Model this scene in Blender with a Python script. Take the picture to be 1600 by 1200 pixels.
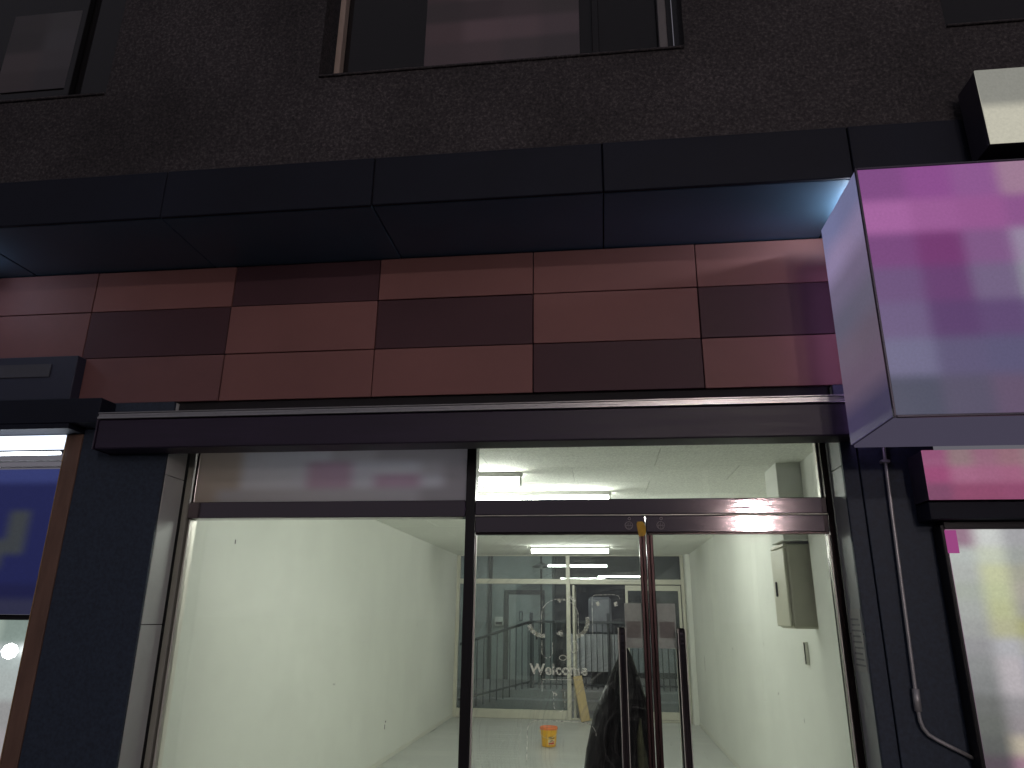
import bpy, bmesh, math, random
from mathutils import Matrix, Vector
random.seed(7)
S = bpy.context.scene
COL = S.collection
for o in list(bpy.data.objects):
    bpy.data.objects.remove(o)

# ---------------------------------------------------------------- camera, sky, light, exposure
cam_d = bpy.data.cameras.new('camera')
cam_d.sensor_width = 36.0
cam_d.lens = 36.0 * 1120 / 1600
cam_d.clip_start = 0.05
cam_d.clip_end = 800
cam = bpy.data.objects.new('camera', cam_d)
COL.objects.link(cam)
_r = Vector((0.99272989, 0.11991524, 0.01037832)); _u = Vector((0.0271175, -0.30683374, 0.95137674)); _f = Vector((-0.11726899, 0.94417868, 0.30785483))
m3 = Matrix((_r, _u, -_f)).transposed()
cam.matrix_world = Matrix.Translation((0, -4.0, 1.65)) @ m3.to_4x4()
S.camera = cam

w = bpy.data.worlds.new('World'); S.world = w; w.use_nodes = True
wn = w.node_tree.nodes; wl = w.node_tree.links
sky = wn.new('ShaderNodeTexSky'); sky.sky_type = 'NISHITA'; sky.sun_disc = False
sky.sun_elevation = math.radians(-8.0); sky.sun_rotation = math.radians(0)
bg = wn['Background']; bg.inputs['Strength'].default_value = 0.01
wl.new(sky.outputs[0], bg.inputs['Color'])
# even glow of the town on the night sky
glow = wn.new('ShaderNodeBackground'); glow.inputs['Color'].default_value = (0.125, 0.12, 0.14, 1); glow.inputs['Strength'].default_value = 1.0
ads = wn.new('ShaderNodeAddShader'); wl.new(bg.outputs[0], ads.inputs[0]); wl.new(glow.outputs[0], ads.inputs[1]); wl.new(ads.outputs[0], wn['World Output'].inputs['Surface'])

sun_d = bpy.data.lights.new('fill_sun', 'SUN'); sun_d.energy = 0.01; sun_d.angle = math.radians(10); sun_d.color = (0.75, 0.82, 1.0)  # weak bluish sun added as overall fill
sun = bpy.data.objects.new('fill_sun', sun_d); COL.objects.link(sun)
sun.rotation_euler = (math.radians(18), 0, math.radians(-20))

S.view_settings.view_transform = 'Standard'
S.view_settings.look = 'None'
S.view_settings.exposure = 0.0
S.view_settings.gamma = 1.0
S.render.engine = 'CYCLES'
S.cycles.use_denoising = True
S.cycles.max_bounces = 7
S.cycles.diffuse_bounces = 5
S.cycles.glossy_bounces = 4
S.cycles.use_adaptive_sampling = True
S.cycles.adaptive_threshold = 0.02
S.cycles.transparent_max_bounces = 16
S.cycles.sample_clamp_indirect = 4.0
S.cycles.caustics_reflective = False
S.cycles.caustics_refractive = False

# ---------------------------------------------------------------- helpers
def srgb(r, g, b):
    f = lambda c: (c/255)/12.92 if c/255 <= 0.04045 else ((c/255+0.055)/1.055)**2.4
    return (f(r), f(g), f(b))

MATS = {}
def mat(name, col, rough=0.6, metal=0.0, spec=0.5, noise=None, bump=None, emit=None, estr=0.0, trans=0.0, coat=0.0):
    """noise = (scale xyz, amount, detail); bump = (scale xyz, strength, distance)"""
    if name in MATS: return MATS[name]
    m = bpy.data.materials.new(name); m.use_nodes = True
    n = m.node_tree.nodes; l = m.node_tree.links
    p = n['Principled BSDF']
    p.inputs['Base Color'].default_value = (*col, 1); p.inputs['Roughness'].default_value = rough
    p.inputs['Metallic'].default_value = metal; p.inputs['Specular IOR Level'].default_value = spec
    if coat: p.inputs['Coat Weight'].default_value = coat
    if trans: p.inputs['Transmission Weight'].default_value = trans
    if emit:
        p.inputs['Emission Color'].default_value = (*emit, 1); p.inputs['Emission Strength'].default_value = estr
    tc = n.new('ShaderNodeTexCoord') if (noise or bump) else None
    def tex(scale, detail=4, rough_=0.6):
        mp = n.new('ShaderNodeMapping'); mp.inputs['Scale'].default_value = scale
        g = n.new('ShaderNodeNewGeometry'); l.new(g.outputs['Position'], mp.inputs['Vector'])
        t = n.new('ShaderNodeTexNoise'); t.inputs['Scale'].default_value = 1.0; t.inputs['Detail'].default_value = detail
        t.inputs['Roughness'].default_value = rough_
        l.new(mp.outputs[0], t.inputs['Vector']); return t
    if noise:
        t = tex(noise[0], noise[2] if len(noise) > 2 else 4)
        mr = n.new('ShaderNodeMapRange'); mr.inputs['From Min'].default_value = 0.25; mr.inputs['From Max'].default_value = 0.75
        mr.inputs['To Min'].default_value = 1 - noise[1]; mr.inputs['To Max'].default_value = 1 + noise[1]
        l.new(t.outputs['Fac'], mr.inputs['Value'])
        mx = n.new('ShaderNodeVectorMath'); mx.operation = 'SCALE'; mx.inputs[0].default_value = col
        l.new(mr.outputs[0], mx.inputs['Scale']); l.new(mx.outputs[0], p.inputs['Base Color'])
        rr = n.new('ShaderNodeMapRange'); rr.inputs['To Min'].default_value = max(0.02, rough-0.12); rr.inputs['To Max'].default_value = min(1, rough+0.12)
        l.new(t.outputs['Fac'], rr.inputs['Value']); l.new(rr.outputs[0], p.inputs['Roughness'])
    if bump:
        t = tex(bump[0], 3)
        b = n.new('ShaderNodeBump'); b.inputs['Strength'].default_value = bump[1]; b.inputs['Distance'].default_value = bump[2]
        l.new(t.outputs['Fac'], b.inputs['Height']); l.new(b.outputs[0], p.inputs['Normal'])
    MATS[name] = m
    return m

def granite(name, base, fleck, scale):
    m = bpy.data.materials.new(name); m.use_nodes = True; n = m.node_tree.nodes; l = m.node_tree.links
    p = n['Principled BSDF']; p.inputs['Roughness'].default_value = 0.75; p.inputs['Specular IOR Level'].default_value = 0.25
    g = n.new('ShaderNodeNewGeometry')
    t = n.new('ShaderNodeTexNoise'); t.inputs['Scale'].default_value = scale; t.inputs['Detail'].default_value = 6; t.inputs['Roughness'].default_value = 0.8
    l.new(g.outputs['Position'], t.inputs['Vector'])
    t2 = n.new('ShaderNodeTexNoise'); t2.inputs['Scale'].default_value = 1.3; t2.inputs['Detail'].default_value = 3
    l.new(g.outputs['Position'], t2.inputs['Vector'])
    cr = n.new('ShaderNodeValToRGB'); e = cr.color_ramp.elements
    e[0].position = 0.36; e[0].color = (*[c*0.35 for c in base], 1)
    e[1].position = 0.72; e[1].color = (*fleck, 1)
    e.new(0.52).color = (*base, 1)
    l.new(t.outputs['Fac'], cr.inputs['Fac'])
    mr = n.new('ShaderNodeMapRange'); mr.inputs['From Min'].default_value = .3; mr.inputs['From Max'].default_value = .7; mr.inputs['To Min'].default_value = 0.7; mr.inputs['To Max'].default_value = 1.3
    l.new(t2.outputs['Fac'], mr.inputs['Value'])
    mx = n.new('ShaderNodeVectorMath'); mx.operation = 'SCALE'; l.new(cr.outputs[0], mx.inputs[0]); l.new(mr.outputs[0], mx.inputs['Scale'])
    l.new(mx.outputs[0], p.inputs['Base Color'])
    b = n.new('ShaderNodeBump'); b.inputs['Strength'].default_value = 0.4; b.inputs['Distance'].default_value = 0.004
    l.new(t.outputs['Fac'], b.inputs['Height']); l.new(b.outputs[0], p.inputs['Normal'])
    return m

def glass(name, tint=(0.95, 0.98, 0.95), dirt=0.04, gloss=1.0, seed=0.0, rings=0.0, ring_c=(0, 0, 0)):
    """thin architectural pane: clear transmission, fresnel reflection and a film of dust and wiping marks"""
    m = bpy.data.materials.new(name); m.use_nodes = True; n = m.node_tree.nodes; l = m.node_tree.links
    n.remove(n['Principled BSDF']); out = n['Material Output']
    tr = n.new('ShaderNodeBsdfTransparent'); tr.inputs['Color'].default_value = (*tint, 1)
    gl = n.new('ShaderNodeBsdfGlossy'); gl.inputs['Roughness'].default_value = 0.0
    fr = n.new('ShaderNodeFresnel'); fr.inputs['IOR'].default_value = 1.5
    mu = n.new('ShaderNodeMath'); mu.operation = 'MULTIPLY'; mu.inputs[1].default_value = gloss
    l.new(fr.outputs[0], mu.inputs[0])
    a = n.new('ShaderNodeMixShader'); l.new(mu.outputs[0], a.inputs[0]); l.new(tr.outputs[0], a.inputs[1]); l.new(gl.outputs[0], a.inputs[2])
    df = n.new('ShaderNodeBsdfDiffuse'); df.inputs['Color'].default_value = (0.7, 0.7, 0.68, 1)
    tl = n.new('ShaderNodeBsdfTranslucent'); tl.inputs['Color'].default_value = (0.7, 0.7, 0.68, 1)
    dm = n.new('ShaderNodeMixShader'); l.new(df.outputs[0], dm.inputs[1]); l.new(tl.outputs[0], dm.inputs[2])
    g = n.new('ShaderNodeNewGeometry')
    off = n.new('ShaderNodeVectorMath'); off.operation = 'ADD'; off.inputs[1].default_value = (seed, seed*2, seed*3)
    l.new(g.outputs['Position'], off.inputs[0])
    t = n.new('ShaderNodeTexNoise'); t.inputs['Scale'].default_value = 2.2; t.inputs['Detail'].default_value = 8; t.inputs['Roughness'].default_value = 0.75
    l.new(off.outputs[0], t.inputs['Vector'])
    mr = n.new('ShaderNodeMapRange'); mr.inputs['From Min'].default_value = 0.42; mr.inputs['From Max'].default_value = 0.8; mr.inputs['To Max'].default_value = dirt*2.2; mr.inputs['To Min'].default_value = dirt*0.25
    l.new(t.outputs['Fac'], mr.inputs['Value']); fac = mr.outputs[0]
    if rings:
        # arcs left by a wiping cloth
        sb = n.new('ShaderNodeVectorMath'); sb.operation = 'SUBTRACT'; sb.inputs[1].default_value = ring_c; l.new(g.outputs['Position'], sb.inputs[0])
        wob = n.new('ShaderNodeTexNoise'); wob.inputs['Scale'].default_value = 3; l.new(off.outputs[0], wob.inputs['Vector'])
        ln = n.new('ShaderNodeVectorMath'); ln.operation = 'LENGTH'; l.new(sb.outputs[0], ln.inputs[0])
        ad = n.new('ShaderNodeMath'); ad.operation = 'MULTIPLY_ADD'; ad.inputs[1].default_value = 0.08; l.new(wob.outputs['Fac'], ad.inputs[0]); l.new(ln.outputs['Value'], ad.inputs[2])
        c1 = n.new('ShaderNodeCombineXYZ'); l.new(ad.outputs[0], c1.inputs[0])
        t3 = n.new('ShaderNodeTexNoise'); t3.inputs['Scale'].default_value = 55; t3.inputs['Detail'].default_value = 3; t3.inputs['Roughness'].default_value = .8; l.new(c1.outputs[0], t3.inputs['Vector'])
        r3 = n.new('ShaderNodeMapRange'); r3.inputs['From Min'].default_value = 0.50; r3.inputs['From Max'].default_value = 0.62; l.new(t3.outputs['Fac'], r3.inputs['Value'])
        # patchy
        t4 = n.new('ShaderNodeTexNoise'); t4.inputs['Scale'].default_value = 5; t4.inputs['Detail'].default_value = 5; l.new(off.outputs[0], t4.inputs['Vector'])
        r4 = n.new('ShaderNodeMapRange'); r4.inputs['From Min'].default_value = 0.42; r4.inputs['From Max'].default_value = 0.62; r4.inputs['To Max'].default_value = rings; l.new(t4.outputs['Fac'], r4.inputs['Value'])
        mm = n.new('ShaderNodeMath'); mm.operation = 'MULTIPLY'; l.new(r3.outputs[0], mm.inputs[0]); l.new(r4.outputs[0], mm.inputs[1])
        sm = n.new('ShaderNodeMath'); sm.operation = 'ADD'; l.new(mm.outputs[0], sm.inputs[0]); l.new(fac, sm.inputs[1]); fac = sm.outputs[0]
    b = n.new('ShaderNodeMixShader'); l.new(fac, b.inputs[0]); l.new(a.outputs[0], b.inputs[1]); l.new(dm.outputs[0], b.inputs[2])
    l.new(b.outputs[0], out.inputs['Surface'])
    return m

def emission(name, col, s):
    m = bpy.data.materials.new(name); m.use_nodes = True; n = m.node_tree.nodes; l = m.node_tree.links
    n.remove(n['Principled BSDF']); e = n.new('ShaderNodeEmission'); e.inputs['Color'].default_value = (*col, 1); e.inputs['Strength'].default_value = s
    l.new(e.outputs[0], n['Material Output'].inputs['Surface']); return m

def print_mat(name, lit, sample=True):
    """flat print carried by a colour attribute; lit = backlit strength, 0 = plain printed sheet"""
    m = bpy.data.materials.new(name); m.use_nodes = True; n = m.node_tree.nodes; l = m.node_tree.links
    p = n['Principled BSDF']; p.inputs['Roughness'].default_value = 0.35
    a = n.new('ShaderNodeAttribute'); a.attribute_name = 'print'
    g = n.new('ShaderNodeNewGeometry'); t = n.new('ShaderNodeTexNoise'); t.inputs['Scale'].default_value = 90; t.inputs['Detail'].default_value = 4; l.new(g.outputs['Position'], t.inputs['Vector'])
    mr = n.new('ShaderNodeMapRange'); mr.inputs['To Min'].default_value = .85; mr.inputs['To Max'].default_value = 1.15; l.new(t.outputs['Fac'], mr.inputs['Value'])
    sc = n.new('ShaderNodeVectorMath'); sc.operation = 'SCALE'; l.new(a.outputs['Color'], sc.inputs[0]); l.new(mr.outputs[0], sc.inputs['Scale'])
    if lit:
        sc2 = n.new('ShaderNodeVectorMath'); sc2.operation = 'SCALE'; sc2.inputs['Scale'].default_value = 0.08; l.new(sc.outputs[0], sc2.inputs[0]); l.new(sc2.outputs[0], p.inputs['Base Color'])
        l.new(sc.outputs[0], p.inputs['Emission Color']); p.inputs['Emission Strength'].default_value = lit
    else:
        l.new(sc.outputs[0], p.inputs['Base Color'])
    if not sample: m.cycles.emission_sampling = 'NONE'
    return m

def link(name, me, material, parent=None):
    o = bpy.data.objects.new(name, me); COL.objects.link(o)
    if material: me.materials.append(material)
    if parent:
        o.parent = parent
        o.matrix_parent_inverse = world_of(parent).inverted()
    return o

def world_of(p):
    mw = Matrix.Translation(p.location)
    if p.parent: mw = world_of(p.parent) @ p.matrix_parent_inverse @ mw
    return mw

def tag(o, label=None, cat=None, group=None, kind=None):
    if label: o['label'] = label
    if cat: o['category'] = cat
    if group: o['group'] = group
    if kind: o['kind'] = kind
    return o

def thing(name, loc, label, cat, group=None):
    o = bpy.data.objects.new(name, None); COL.objects.link(o); o.location = loc; o.empty_display_size = 0.1
    return tag(o, label, cat, group)

def mesh_bm(name, bm):
    bm.normal_update()
    me = bpy.data.meshes.new(name); bm.to_mesh(me); bm.free(); return me

def bbox(bm, x0, x1, y0, y1, z0, z1, bevel=0.0):
    r = bmesh.ops.create_cube(bm, size=1.0)
    for v in r['verts']:
        v.co = Vector(((x0+x1)/2 + v.co.x*(x1-x0), (y0+y1)/2 + v.co.y*(y1-y0), (z0+z1)/2 + v.co.z*(z1-z0)))
    if bevel:
        es = list({e for v in r['verts'] for e in v.link_edges})
        bmesh.ops.bevel(bm, geom=es, offset=bevel, segments=1, affect='EDGES')

def box(name, x0, x1, y0, y1, z0, z1, material, parent=None, bevel=0.003):
    bm = bmesh.new(); cx, cy, cz = (x0+x1)/2, (y0+y1)/2, (z0+z1)/2
    bevel = min(bevel, 0.3*min(abs(x1-x0), abs(y1-y0), abs(z1-z0)))
    bbox(bm, x0-cx, x1-cx, y0-cy, y1-cy, z0-cz, z1-cz, bevel)
    o = link(name, mesh_bm(name, bm), material)
    o.location = (cx, cy, cz)
    if parent: o.parent = parent; o.matrix_parent_inverse = world_of(parent).inverted()
    return o

def boxes(name, lst, material, parent=None, bevel=0.003):
    bm = bmesh.new()
    for b in lst: bbox(bm, *b, bevel=min(bevel, 0.3*min(abs(b[1]-b[0]), abs(b[3]-b[2]), abs(b[5]-b[4]))))
    return link(name, mesh_bm(name, bm), material, parent)

def tube(name, pts, rad, material, parent=None, seg=10, cap=True, rads=None):
    bm = bmesh.new(); P = [Vector(p) for p in pts]; rings = []
    up = Vector((0.137, 0.31, 0.94)).normalized()
    for i, p in enumerate(P):
        d = (P[min(i+1, len(P)-1)] - P[max(i-1, 0)]).normalized()
        a = d.cross(up)
        if a.length < 1e-3: a = d.cross(Vector((1, 0, 0)))
        a.normalize(); b = d.cross(a); rr = rads[i] if rads else rad
        rings.append([bm.verts.new(p + (a*math.cos(2*math.pi*k/seg) + b*math.sin(2*math.pi*k/seg))*rr) for k in range(seg)])
    for i in range(len(rings)-1):
        for k in range(seg):
            f = bm.faces.new((rings[i][k], rings[i][(k+1) % seg], rings[i+1][(k+1) % seg], rings[i+1][k])); f.smooth = True
    if cap: bm.faces.new(rings[0][::-1]); bm.faces.new(rings[-1])
    bmesh.ops.recalc_face_normals(bm, faces=bm.faces)
    return link(name, mesh_bm(name, bm), material, parent)

def lathe(name, prof, center, material, parent=None, seg=28):
    bm = bmesh.new(); rings = []
    for r, z in prof:
        rings.append([bm.verts.new((center[0]+r*math.cos(2*math.pi*k/seg), center[1]+r*math.sin(2*math.pi*k/seg), center[2]+z)) for k in range(seg)])
    for i in range(len(rings)-1):
        for k in range(seg):
            f = bm.faces.new((rings[i][k], rings[i][(k+1) % seg], rings[i+1][(k+1) % seg], rings[i+1][k])); f.smooth = True
    bm.faces.new(rings[0][::-1]); bm.faces.new(rings[-1])
    bmesh.ops.recalc_face_normals(bm, faces=bm.faces)
    return link(name, mesh_bm(name, bm), material, parent)

def print_sheet(name, org, ux, uz, wid, hei, grid, material, parent=None, sharp=3.0, n=8, thick=0.006, back=(0, 1, 0)):
    """a thin printed sheet; grid = rows (top first) of sRGB colours, blended softly"""
    org, ux, uz, back = Vector(org), Vector(ux), Vector(uz), Vector(back)
    R, C = len(grid), len(grid[0]); NX, NZ = C*n, R*n
    lin = [[srgb(*c) for c in row] for row in grid]
    def samp(u, v):
        x = min(max(u*C-0.5, 0), C-1); y = min(max(v*R-0.5, 0), R-1)
        i, j = min(int(x), C-2) if C > 1 else 0, min(int(y), R-2) if R > 1 else 0
        fx, fy = x-i, y-j
        st = lambda t: min(max((t-0.5)*sharp+0.5, 0), 1); fx, fy = st(fx), st(fy); fx = fx*fx*(3-2*fx); fy = fy*fy*(3-2*fy)
        i1, j1 = min(i+1, C-1), min(j+1, R-1); out = []
        for k in range(3):
            a = lin[j][i][k]*(1-fx) + lin[j][i1][k]*fx; b = lin[j1][i][k]*(1-fx) + lin[j1][i1][k]*fx; out.append(a*(1-fy)+b*fy)
        return out
    vs, fs, cs = [], [], []
    for iz in range(NZ+1):
        for ix in range(NX+1):
            vs.append(org + ux*(wid*ix/NX) + uz*(hei*(1-iz/NZ))); cs.append(samp(ix/NX, iz/NZ))
    for iz in range(NZ):
        for ix in range(NX):
            a = iz*(NX+1)+ix; fs.append((a, a+NX+1, a+NX+2, a+1))
    b0 = len(vs)
    for (ix, iz) in ((0, 0), (NX, 0), (NX, NZ), (0, NZ)):
        k = iz*(NX+1)+ix; vs.append(vs[k] + back*thick); cs.append(cs[k])
    fs.append((b0, b0+1, b0+2, b0+3))
    c = [0, NX, NZ*(NX+1)+NX, NZ*(NX+1)]
    for k in range(4): fs.append((c[k], c[(k+1) % 4], b0+(k+1) % 4, b0+k))
    me = bpy.data.meshes.new(name); me.from_pydata([tuple(v) for v in vs], [], fs); me.update()
    at = me.color_attributes.new('print', 'FLOAT_COLOR', 'POINT')
    for i, cc in enumerate(cs): at.data[i].color = (*cc, 1)
    return link(name, me, material, parent)

# ---------------------------------------------------------------- materials
M_gran = granite('brown granite', (0.046, 0.041, 0.045), (0.14, 0.12, 0.12), 60)
M_soff = mat('navy soffit lit tone', (0.085, 0.155, 0.225), 0.45, 0, 0.4, noise=((1.2, 1.2, 1.2), 0.2, 6), bump=((160, 160, 160), 0.2, 0.001))  # ledge metal made lighter and bluer; light from below is put into the colour
M_navy = mat('navy painted metal', (0.009, 0.011, 0.022), 0.6, 0, 0.25, noise=((1.2, 1.2, 1.2), 0.35, 6), bump=((160, 160, 160), 0.25, 0.001))
M_pill = mat('navy stone cladding', (0.031, 0.043, 0.068), 0.55, 0, 0.35, noise=((60, 60, 60), 0.35, 5), bump=((120, 120, 120), 0.3, 0.001))
M_red = mat('brick red panel', (0.262, 0.118, 0.110), 0.6, 0, 0.35, noise=((1.4, 1.4, 1.4), 0.14, 8), bump=((200, 200, 200), 0.15, 0.0008))
M_red2 = mat('brick red panel darker', (0.215, 0.10, 0.10), 0.6, 0, 0.35, noise=((1.8, 1.8, 1.8), 0.16, 8), bump=((200, 200, 200), 0.15, 0.0008))  # slightly darker brick red, set on some left panels
M_mar = mat('maroon panel', (0.082, 0.036, 0.045), 0.6, 0, 0.35, noise=((1.4, 1.4, 1.4), 0.16, 8), bump=((200, 200, 200), 0.15, 0.0008))
M_dark = mat('dark backing', (0.015, 0.013, 0.016), 0.8, noise=((8, 8, 8), 0.3))
M_awn = mat('dark purple awning box', (0.026, 0.016, 0.038), 0.5, 0, 0.5, noise=((3, 3, 30), 0.25))
M_alu = mat('dull aluminium', (0.48, 0.47, 0.47), 0.32, 0.9, noise=((30, 30, 200), 0.15))
M_bron = mat('polished bronze steel', (0.165, 0.14, 0.15), 0.09, 1.0, bump=((7, 1.3, 55), 0.26, 0.0022))
M_bron2 = mat('dark bronze steel', (0.05, 0.036, 0.036), 0.22, 1.0, noise=((60, 60, 3), 0.2))
M_maroon_stile = mat('maroon steel stile', (0.075, 0.045, 0.045), 0.3, 0.9, noise=((60, 60, 3), 0.2))
M_blackf = mat('black frame', (0.012, 0.011, 0.013), 0.35, 0.3)
M_edge = mat('bright steel edge', (0.72, 0.69, 0.63), 0.4, 0.35)
M_reveal = mat('pale reveal tile', (0.70, 0.72, 0.70), 0.45, 0, 0.5, noise=((4, 4, 4), 0.1, 6))
M_wall = mat('white wall paint', (0.775, 0.785, 0.735), 0.7, 0, 0.3, noise=((1.3, 1.3, 0.9), 0.05, 4), bump=((45, 45, 45), 0.12, 0.002))
M_trim = mat('off white trim', (0.72, 0.72, 0.65), 0.5, noise=((3, 3, 3), 0.06))
M_ceil = mat('mineral ceiling board', (0.84, 0.85, 0.79), 0.9, noise=((60, 28, 40), 0.16, 5), bump=((60, 28, 40), 0.9, 0.006))
M_floor = mat('grey vinyl plank', (0.55, 0.56, 0.545), 0.36, 0, 0.5, noise=((1.5, 9, 2), 0.07, 4))
M_floor2 = mat('grey vinyl plank pale', (0.58, 0.59, 0.57), 0.36, 0, 0.5, noise=((1.8, 11, 2), 0.07, 4))
M_cream = mat('cream window frame', (0.60, 0.58, 0.49), 0.4, 0, 0.5, noise=((6, 6, 6), 0.08))
M_cab = mat('grey beige cabinet', (0.58, 0.56, 0.45), 0.45, 0, 0.5, noise=((5, 5, 5), 0.07))
M_wood = mat('cardboard brown', (0.50, 0.38, 0.20), 0.8, noise=((30, 30, 3), 0.15))
M_coat = mat('black nylon', (0.004, 0.005, 0.008), 0.45, 0, 0.3, noise=((9, 9, 5), 0.4), bump=((26, 26, 11), 0.9, 0.02))
M_olive = mat('olive lining', (0.11, 0.115, 0.065), 0.7, noise=((25, 25, 18), 0.5))
M_bucket = mat('yellow plastic', (0.85, 0.45, 0.02), 0.35, 0, 0.5, noise=((10, 10, 10), 0.06))
M_orange = mat('orange plastic', (0.85, 0.22, 0.07), 0.35)
M_ink = mat('black print', (0.03, 0.015, 0.01), 0.5)
M_redink = mat('red print', (0.55, 0.03, 0.015), 0.5)
M_wprint = mat('white print', (0.85, 0.72, 0.45), 0.5)
M_steel = mat('grey conduit steel', (0.50, 0.49, 0.50), 0.4, 0.5, noise=((20, 20, 8), 0.2))
M_brown = mat('brown post', (0.16, 0.09, 0.065), 0.6, noise=((15, 15, 3), 0.3))
M_rail = mat('dark railing paint', (0.03, 0.034, 0.038), 0.5, noise=((20, 20, 20), 0.2))
M_teal = mat('grey green render', (0.34, 0.37, 0.355), 0.8, noise=((2, 2, 2), 0.15, 6))
M_bdoor = mat('grey green door', (0.40, 0.43, 0.41), 0.55)
M_conc = mat('concrete', (0.30, 0.30, 0.29), 0.8, noise=((3, 3, 3), 0.2, 6))
M_darkw = mat('dark wall', (0.035, 0.037, 0.045), 0.8, noise=((5, 5, 5), 0.6, 7))
M_asph = mat('asphalt', (0.05, 0.05, 0.052), 0.9, noise=((40, 40, 40), 0.3))
M_pave = mat('pavement', (0.22, 0.215, 0.21), 0.85, noise=((6, 6, 6), 0.2, 7))
M_paper = mat('white paper', (0.75, 0.75, 0.70), 0.8)
M_tape = mat('yellow tape', (0.62, 0.36, 0.02), 0.45, noise=((40, 40, 40), 0.2))
M_glassF = glass('shop glass', dirt=0.012, seed=1.0)
M_glassD = glass('door glass', dirt=0.016, seed=4.0, rings=0.13, ring_c=(0.15, 0.0, 1.05))
M_glassE = glass('right door glass', dirt=0.016, seed=6.0)
M_glassR = glass('rear glass', (0.83, 0.88, 0.88), dirt=0.05, gloss=1.4, seed=9.0, rings=0.12, ring_c=(-0.9, 9.2, 0.9))
M_glassU = mat('dark window glass', (0.012, 0.011, 0.012), 0.08, 0, 0.5)
def translucent(name, col, lo=1.0, hi=1.0, scale=70):
    """thin film lit from both sides; lo..hi = how far worn patches cover"""
    m = bpy.data.materials.new(name); m.use_nodes = True; n = m.node_tree.nodes; l = m.node_tree.links
    n.remove(n['Principled BSDF'])
    d_ = n.new('ShaderNodeBsdfDiffuse'); t_ = n.new('ShaderNodeBsdfTranslucent'); x_ = n.new('ShaderNodeMixShader'); x_.inputs[0].default_value = 0.6
    d_.inputs['Color'].default_value = (*col, 1); t_.inputs['Color'].default_value = (*col, 1)
    l.new(d_.outputs[0], x_.inputs[1]); l.new(t_.outputs[0], x_.inputs[2])
    g = n.new('ShaderNodeNewGeometry'); t = n.new('ShaderNodeTexNoise'); t.inputs['Scale'].default_value = scale; t.inputs['Detail'].default_value = 4
    l.new(g.outputs['Position'], t.inputs['Vector'])
    q = n.new('ShaderNodeMapRange'); q.inputs['From Min'].default_value = 0.42; q.inputs['From Max'].default_value = 0.56; q.inputs['To Min'].default_value = lo; q.inputs['To Max'].default_value = hi
    l.new(t.outputs['Fac'], q.inputs['Value'])
    tr = n.new('ShaderNodeBsdfTransparent'); mx = n.new('ShaderNodeMixShader'); l.new(q.outputs[0], mx.inputs[0]); l.new(tr.outputs[0], mx.inputs[1]); l.new(x_.outputs[0], mx.inputs[2])
    l.new(mx.outputs[0], n['Material Output'].inputs['Surface']); return m
M_resid = translucent('sticker residue', (0.92, 0.92, 0.86), 0.25, 1.0)

# ---------------------------------------------------------------- ground and street
o = box('pavement', -14, 14, -3.6, 0.06, -0.16, -0.02, M_pave, bevel=0); tag(o, kind='structure')
o = box('road', -300, 300, -300, -3.6, -0.32, -0.14, M_asph, bevel=0); tag(o, kind='structure')
o = box('ground', -300, 300, 0.06, 300, -0.40, -0.20, M_conc, bevel=0); tag(o, kind='structure')

# ---------------------------------------------------------------- the building
B = thing('building', (-0.6, -0.25, 0), 'dark granite and red panel building above the lit empty shop', 'building')
YO = -0.82
wins = [(-4.75, -2.83), (-1.523, 0.517), (1.83, 3.9)]
zs, zt = 4.545, 6.35
gr = [(-6, 6, YO, -0.45, 3.98, zs), (-6, wins[0][0], YO, -0.45, zs, zt), (wins[0][1], wins[1][0], YO, -0.45, zs, zt), (wins[1][1], wins[2][0], YO, -0.45, zs, zt), (wins[2][1], 6, YO, -0.45, zs, zt), (-6, 6, YO, -0.45, zt, 7.6)]
up = boxes('upper_wall', gr, M_gran, B, bevel=0); tag(up, 'speckled dark brown granite wall of the upper floor')
M_frameL = mat('beige window frame', (0.42, 0.33, 0.28), 0.5)
M_frameG = mat('grey window frame', (0.16, 0.15, 0.155), 0.45)
for i, (a, b) in enumerate(wins):
    wn_ = bpy.data.objects.new('window', None); COL.objects.link(wn_); wn_.location = ((a+b)/2, -0.66, zs); wn_.parent = B; wn_.matrix_parent_inverse = world_of(B).inverted()
    box('sill', a+0.004, b-0.004, YO-0.012, -0.60, zs+0.002, zs+0.016, M_gran, wn_)
    box('pane', a+0.03, b-0.03, -0.625, -0.610, zs+0.03, zt-0.03, M_glassU, wn_, bevel=0)
    for k, (c0, c1) in enumerate(((a+0.028, a+0.062), (b-0.115, b-0.070))):
        box('frame', c0, c1, -0.69, -0.63, zs+0.018, zt-0.004, M_frameL if k == 0 else M_frameG, wn_)
    box('frame', a+0.066, b-0.120, -0.68, -0.63, zs+0.018, zs+0.045, M_glassU, wn_)
    box('frame', (a+b)/2-0.02+0.55, (a+b)/2+0.02+0.55, -0.672, -0.63, zs+0.048, zt-0.01, M_glassU, wn_)
M_sheet = print_mat('window sheet print', 0)
d = [[(92, 78, 82), (110, 96, 100), (98, 88, 92), (86, 80, 82)], [(80, 72, 75), (86, 76, 80), (92, 82, 86), (84, 78, 80)], [(104, 88, 92), (120, 102, 108), (116, 100, 106), (104, 92, 98)], [(96, 84, 88), (100, 88, 92), (92, 84, 88), (84, 78, 82)]]
d2 = [[tuple(int(c*1.0) for c in q) for q in row] for row in d]
o = print_sheet('window_notice', (-0.965, -0.633, 4.74), (1, 0, 0), (0, 0, 1), 0.92, 0.62, d2, M_sheet, None, back=(0, 1, 0)); tag(o, 'dim mauve grey notice sheet in the upper window above the red panels', 'notice')
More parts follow.
